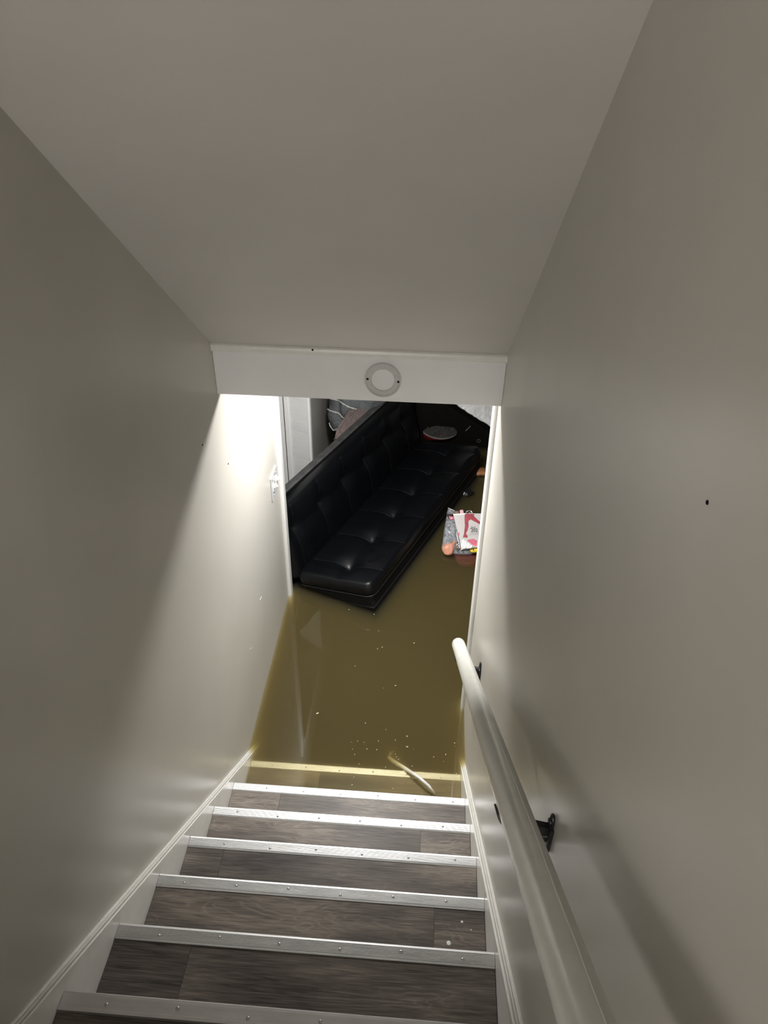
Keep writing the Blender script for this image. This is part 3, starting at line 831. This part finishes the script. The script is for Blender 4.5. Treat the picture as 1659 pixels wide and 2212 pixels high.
tag(pillow('glossy_wrapper', [(0.092, 0.098), (0.118, 0.097), (0.150, 0.066), (0.172, 0.058), (0.150, 0.046), (0.092, 0.036), (0.082, 0.06)], 0.010, M_wgloss, None, H0 + 0.003, 0.004, 9), 'crumpled shiny white wrapper over the lower corner of the calendar', 'wrapper')
pe = tag(pillow('peach_glove', [(-0.028, 0.050), (-0.005, 0.075), (0.031, 0.077), (0.045, 0.097), (0.057, 0.092), (0.050, 0.068), (0.046, 0.045), (0.037, 0.010), (0.012, 0.000), (-0.012, 0.006), (-0.026, 0.028)], 0.021, M_peach, None, 0.010, 0.004, 11),
         'peach coloured vinyl hand shaped piece at the lower left of the bag', 'rubber glove')
tag(pillow('spotted_pouch', [(0.057, 0.090), (0.072, 0.086), (0.082, 0.046), (0.067, 0.032), (0.053, 0.049)], 0.016, M_foil, None, 0.016, 0.002, 13), 'small grey pouch with black spots between the peach glove and the calendar', 'pouch')
spots = COL.objects[-1] if False else [o for o in COL.objects if o.name.startswith('spotted_pouch')][0]
for (s_, t_) in ((0.063, 0.075), (0.071, 0.066), (0.064, 0.055), (0.072, 0.048), (0.067, 0.082)):
    sheet('black_spot', [(s_ + 0.003 * math.cos(q), t_ + 0.004 * math.sin(q)) for q in [i * math.pi / 4 for i in range(8)]], 0.026, 0.0335, M_ink, spots)
yl = tag(pillow('yellow_packet', [(0.140, 0.046), (0.175, 0.055), (0.230, 0.062), (0.225, 0.036), (0.176, 0.026), (0.150, 0.026)], 0.008, M_yel, None, 0.014, 0.001, 15), 'bright yellow packet with a green mark under the calendar', 'packet')
sheet('green_mark', [(0.160, 0.048), (0.168, 0.045), (0.166, 0.034), (0.160, 0.036)], 0.020, 0.0235, M_green, yl)
tag(pillow('maroon_cloth', [(0.045, 0.020), (0.09, 0.03), (0.18, 0.025), (0.22, -0.02), (0.15, -0.06), (0.08, -0.05)], 0.010, simple('maroon_fabric', (0.10, 0.012, 0.018), 0.6, 0.3, var=0.2), None, -0.030, 0.002, 21), 'dark maroon cloth sunk just below the calendar', 'cloth')

# drink can floating behind the bag
mc = frame(Vector((0.05, -0.55, 0.83)), (1, 0, 0), (1.043, 4.045, 0.035))
can = thing('drink_can', 'silver drink can floating with its domed base up, behind the calendar', 'can', (1.043, 4.045, -0.05))
finish('body', bm_lathe([(0.0, -0.100), (0.026, -0.100), (0.0325, -0.088), (0.0330, -0.012), (0.0305, 0.000), (0.0260, 0.006), (0.0245, 0.0065), (0.0225, 0.004), (0.017, -0.004), (0.009, -0.008), (0.0, -0.009)], mc, 36), M_can, can, smooth=True)

# torn leaf-brown scrap and dark film further back
def flatfn(ox, oy, oz, rot):
    c, s_ = math.cos(rot), math.sin(rot)
    return lambda s, t, h: Vector((ox + s * c - t * s_, oy + s * s_ + t * c, oz + h))
tag(pillow('brown_scrap', [(0.0, 0.0), (0.03, 0.075), (0.06, 0.085), (0.085, 0.05), (0.09, 0.0), (0.04, -0.008)], 0.03, M_rust, None, 0, 0.006, 3, fn=flatfn(1.105, 4.575, 0.005, 0.05)), 'rust brown scrap floating by the sofa front near the casing', 'scrap')
tag(pillow('black_film', [(0.0, 0.0), (0.02, 0.05), (0.05, 0.07), (0.09, 0.05), (0.11, 0.01), (0.06, -0.03), (0.03, -0.02)], 0.022, M_bin, None, 0, 0.012, 6, fn=flatfn(0.985, 4.325, 0.0, 0.1)), 'crumpled black plastic film floating between the sofa and the can', 'plastic film')

# ------------------------------------------------------------------ pale streak by the stairs, modelled as a sunk tube
M_tube = simple('pale_tube', (0.80, 0.80, 0.78), 0.10, 0.7, nscale=20, var=0.04)
pth = [(0.855, 1.988, -0.020), (0.825, 2.014, 0.001), (0.783, 2.051, 0.001), (0.72, 2.110, -0.024), (0.665, 2.170, -0.062), (0.640, 2.210, -0.088), (0.645, 2.25, -0.11), (0.665, 2.28, -0.13)]
tag(finish('pale_streak', bm_tube(pth, 0.007, 12, rads=[0.006, 0.0065, 0.007, 0.009, 0.010, 0.009, 0.006, 0.004]), M_tube, smooth=True), 'pale streak modelled as a tube sinking into the water beside the lowest visible step', 'tube')

# ------------------------------------------------------------------ things behind the sofa
# dark storage box with blankets
tag(finish('storage_box', bm_box((0.06, 4.60, FLOOR), (0.40, 4.94, 0.20), 0.03, 3), M_dark), 'dark storage box under the blankets behind the sofa', 'box')
M_knit = simple('grey_knit', (0.14, 0.15, 0.155), 0.9, 0.1, nscale=20, var=0.15, bump=0.9, bscale=26, dist=0.006, stretch=(1, 6, 6))
M_pinkb = simple('pinkish_rib', (0.19, 0.15, 0.14), 0.9, 0.1, nscale=20, var=0.15, bump=0.9, bscale=30, dist=0.006, stretch=(5, 1, 5))
def mound(name, c, r, m, rot=0.0, ridge=0.012, freq=9.0, seed=0, pw=2.4, n=44, ribdir=(1, 0, 0), ribn=0, ribamp=0.0):
    bm = bmesh.new(); rings = []
    R_ = Matrix.Rotation(rot, 3, 'Z')
    def pt(th, ph, lift=0.0):
        d = Vector((math.cos(ph) * math.cos(th), math.cos(ph) * math.sin(th), math.sin(ph)))
        k = (abs(d.x) ** pw + abs(d.y) ** pw + abs(d.z) ** pw) ** (-1 / pw)
        w = ridge * noise.noise(Vector((d.x * 2 + seed, d.y * 2, d.z * 2)) ) * 2 + ridge * math.sin(freq * (d.x * 0.8 + d.z + 0.6 * noise.noise(d * 1.5 + Vector((seed, 0, 0)))))
        if ribn: w += ribamp * math.sin(ribn * d.dot(Vector(ribdir)))
        p = Vector((d.x * k * r[0], d.y * k * r[1], d.z * k * r[2])) + d * (w + lift)
        return Vector(c) + R_ @ p
    for i in range(n + 1):
        ph = -math.pi / 2 + math.pi * i / n
        if i in (0, n): rings.append([bm.verts.new(pt(0, ph))])
        else: rings.append([bm.verts.new(pt(2 * math.pi * q / (2 * n), ph)) for q in range(2 * n)])
    for A, B_ in zip(rings, rings[1:]):
        L_ = max(len(A), len(B_))
        for q in range(L_):
            q2 = (q + 1) % L_
            if len(A) == 1: bm.faces.new((A[0], B_[q], B_[q2]))
            elif len(B_) == 1: bm.faces.new((A[q2], A[q], B_[0]))
            else: bm.faces.new((A[q], A[q2], B_[q2], B_[q]))
    return finish(name, bm, m, None, smooth=True), pt
gk, gpt = mound('knit_blanket', (0.242, 4.77, 0.41), (0.195, 0.18, 0.22), M_knit, 0.0, 0.014, 7, 1.7, ribdir=(0.3, 0, 1), ribn=90, ribamp=0.0022)
tag(gk, 'grey knitted blanket with white beaded lines piled behind the sofa', 'blanket')
M_bead = simple('white_bead', (0.62, 0.62, 0.60), 0.5, 0.4, nscale=200, var=0.2)
for (th0, th1, ph0, amp) in ((-2.75, -1.5, 0.36, 0.10), (-2.75, -1.95, 0.02, 0.05), (-1.95, -1.35, 0.0, -0.16), (-2.75, -2.1, -0.42, -0.10)):
    pts_ = [gpt(th0 + (th1 - th0) * q / 24, ph0 + amp * math.sin(math.pi * q / 24 * 1.2), 0.004) for q in range(25)]
    b_ = bmesh.new(); bm_tube(pts_, 0.0045, 6, b_, rads=[0.0045 + 0.0012 * math.sin(q * 2.1) for q in range(25)])
    o = finish('beaded_line', b_, M_bead, None)
    o.parent = gk; o.location = o.location - gk.location
pb, _ = mound('ribbed_blanket', (0.33, 4.74, 0.36), (0.085, 0.45, 0.13), M_pinkb, -0.40, 0.008, 9, 4.2, ribdir=(0.2, 1, 0.2), ribn=110, ribamp=0.002)
tag(pb, 'pinkish brown ribbed blanket lying along the top of the sofa back', 'blanket')

# overturned dark cabinet across the far end
e_ = Vector((0.857, 0, -0.515)); n_ = Vector((0.515, 0, 0.857)); P0 = Vector((1.09, 5.18, 0.205))
CM = Matrix((e_, Vector((0, 1, 0)), n_)).transposed().to_4x4(); CM.translation = P0
cab = thing('dark_cabinet', 'dark brown cabinet toppled over at the far end of the sofa', 'cabinet', matrix=CM)
box('panel', (-0.62, -0.20, -0.60), (0.75, 0.02, 0.0), M_dark, cab, 0.006, 2, local=True)
box('top_board', (-0.64, -0.19, -0.02), (0.78, 0.25, 0.004), M_dark, cab, 0.004, 2, local=True)
finish('knob_ring', bm_lathe([(0.008, 0), (0.010, 0.003), (0.014, 0.003), (0.016, 0)], frame((0, -1, 0), (1, 0, 0), (0.120, -0.20, -0.105)), 20), simple('dull_ring', (0.05, 0.05, 0.048), 0.5, 0.4), cab, local=True)
finish('scratch', bm_tube([(-0.005, -0.2005, -0.035), (-0.012, -0.2005, -0.09)], 0.0011, 6), M_ring, cab, local=True)

# silvery crumpled sheet on the toppled cabinet
M_silver = simple('silvery_sheet', (0.90, 0.92, 0.94), 0.3, 0.6, 0.0, nscale=16, var=0.12, bump=0.9, bscale=38, dist=0.012)
bm = bmesh.new()
g_ = []
for i in range(50):
    row = []
    for j in range(36):
        a = -0.24 + 0.85 * i / 49; q = j / 35
        yy = -0.20 + 0.42 * q
        hgt = 0.018 + 0.26 * math.sin(math.pi * min(1, q * 0.75 + 0.02)) ** 0.7 * (1 - 0.3 * (i / 49))
        w = 0.010 * noise.noise(Vector((a * 16, yy * 16, 3))) + 0.006 * noise.noise(Vector((a * 45, yy * 45, 9)))
        row.append(bm.verts.new((a, yy, hgt + w)))
    g_.append(row)
for i in range(49):
    for j in range(35):
        bm.faces.new((g_[i][j], g_[i + 1][j], g_[i + 1][j + 1], g_[i][j + 1]))
r_ = bmesh.ops.extrude_face_region(bm, geom=bm.faces[:])
bmesh.ops.translate(bm, verts=[v for v in r_['geom'] if isinstance(v, bmesh.types.BMVert)], vec=(0, 0, -0.010))
bmesh.ops.transform(bm, matrix=CM, verts=bm.verts)
tag(finish('silver_sheet', bm, M_silver, smooth=True), 'silvery white crumpled sheet lying on the toppled cabinet', 'sheet')

# shoe lying sole up between the sofa end and the cabinet
M_sole = simple('shoe_sole', (0.032, 0.030, 0.027), 0.7, 0.3, nscale=60, var=0.5, bump=1.0, bscale=90, dist=0.006)
M_shoew = simple('shoe_midsole', (0.28, 0.27, 0.27), 0.5, 0.4, var=0.1)
M_shoer = simple('shoe_red', (0.20, 0.006, 0.008), 0.5, 0.4, var=0.15)
SHM = frame((0.05, -0.52, 0.85), (0.97, 0.10, -0.16), (0.845, 4.945, 0.140))
SHM = SHM @ Matrix.Scale(0.86, 4)
shoe = thing('sneaker', 'red and white sneaker lying sole up past the end of the sofa', 'shoe', matrix=SHM)
sole = []
for q in range(40):
    t = 2 * math.pi * q / 40
    lx = 0.145 * math.cos(t)
    wd = 0.056 + 0.012 * math.cos(t) - 0.008 * math.cos(2 * t + 0.5)
    sole.append((lx, wd * math.sin(t) + 0.006 * math.cos(t)))
def loft(layers, m, name):
    bm = bmesh.new(); rs = []
    for (sc, sy, dx, z) in layers:
        rs.append([bm.verts.new((x * sc + dx, y * sy, z)) for x, y in sole])
    for A, B_ in zip(rs, rs[1:]):
        for q in range(40): bm.faces.new((A[q], A[(q + 1) % 40], B_[(q + 1) % 40], B_[q]))
    bm.faces.new(rs[0][::-1]); bm.faces.new(rs[-1])
    return finish(name, bm, m, shoe, smooth=False, local=True)
loft([(1.0, 1.0, 0, -0.006), (1.0, 1.0, 0, 0.0), (0.97, 0.93, 0, 0.003)], M_sole, 'outsole')
loft([(1.01, 1.04, 0, -0.030), (1.02, 1.06, 0, -0.018), (1.0, 1.01, 0, -0.006)], M_shoew, 'midsole')
loft([(0.45, 0.55, -0.07, -0.115), (0.62, 0.75, -0.05, -0.085), (0.93, 0.95, -0.01, -0.055), (0.99, 1.0, 0, -0.030)], M_shoer, 'upper')
for q in range(9):
    x = -0.115 + q * 0.028
    finish('tread_bar', bm_box((x, -0.034, 0.002), (x + 0.012, 0.034, 0.006), 0.001, 1), M_sole, shoe, local=True)

# ------------------------------------------------------------------ specks floating on the water
bm = bmesh.new()
rnd = random.Random(12)
def speck(x, y, r):
    b0 = bmesh.ops.create_icosphere(bm, subdivisions=1, radius=r, matrix=Matrix.Translation((x, y, 0.0006)) @ Matrix.Rotation(rnd.random() * 3, 4, 'Z') @ Matrix.Diagonal((1.0 + rnd.random(), 0.8, 0.45, 1)))
for _ in range(46):
    speck(rnd.uniform(0.45, 0.95), rnd.uniform(1.93, 2.25), rnd.choice((0.0011, 0.0015, 0.002)))
for _ in range(22):
    speck(rnd.uniform(0.25, 0.95), rnd.uniform(2.2, 3.4), rnd.choice((0.0013, 0.0018, 0.0026)))
for x, y, r in ((0.52, 2.33, 0.003), (0.285, 2.37, 0.0042), (0.62, 2.30, 0.002), (0.72, 2.27, 0.003), (0.725, 2.21, 0.003)):
    speck(x, y, r)
sp_ = finish('floating_specks', bm, simple('pale_debris', (0.72, 0.66, 0.52), 0.5, 0.4, var=0.2))
sp_['kind'] = 'stuff'
tag(sp_, 'pale specks of debris scattered on the flood water surface', 'debris')
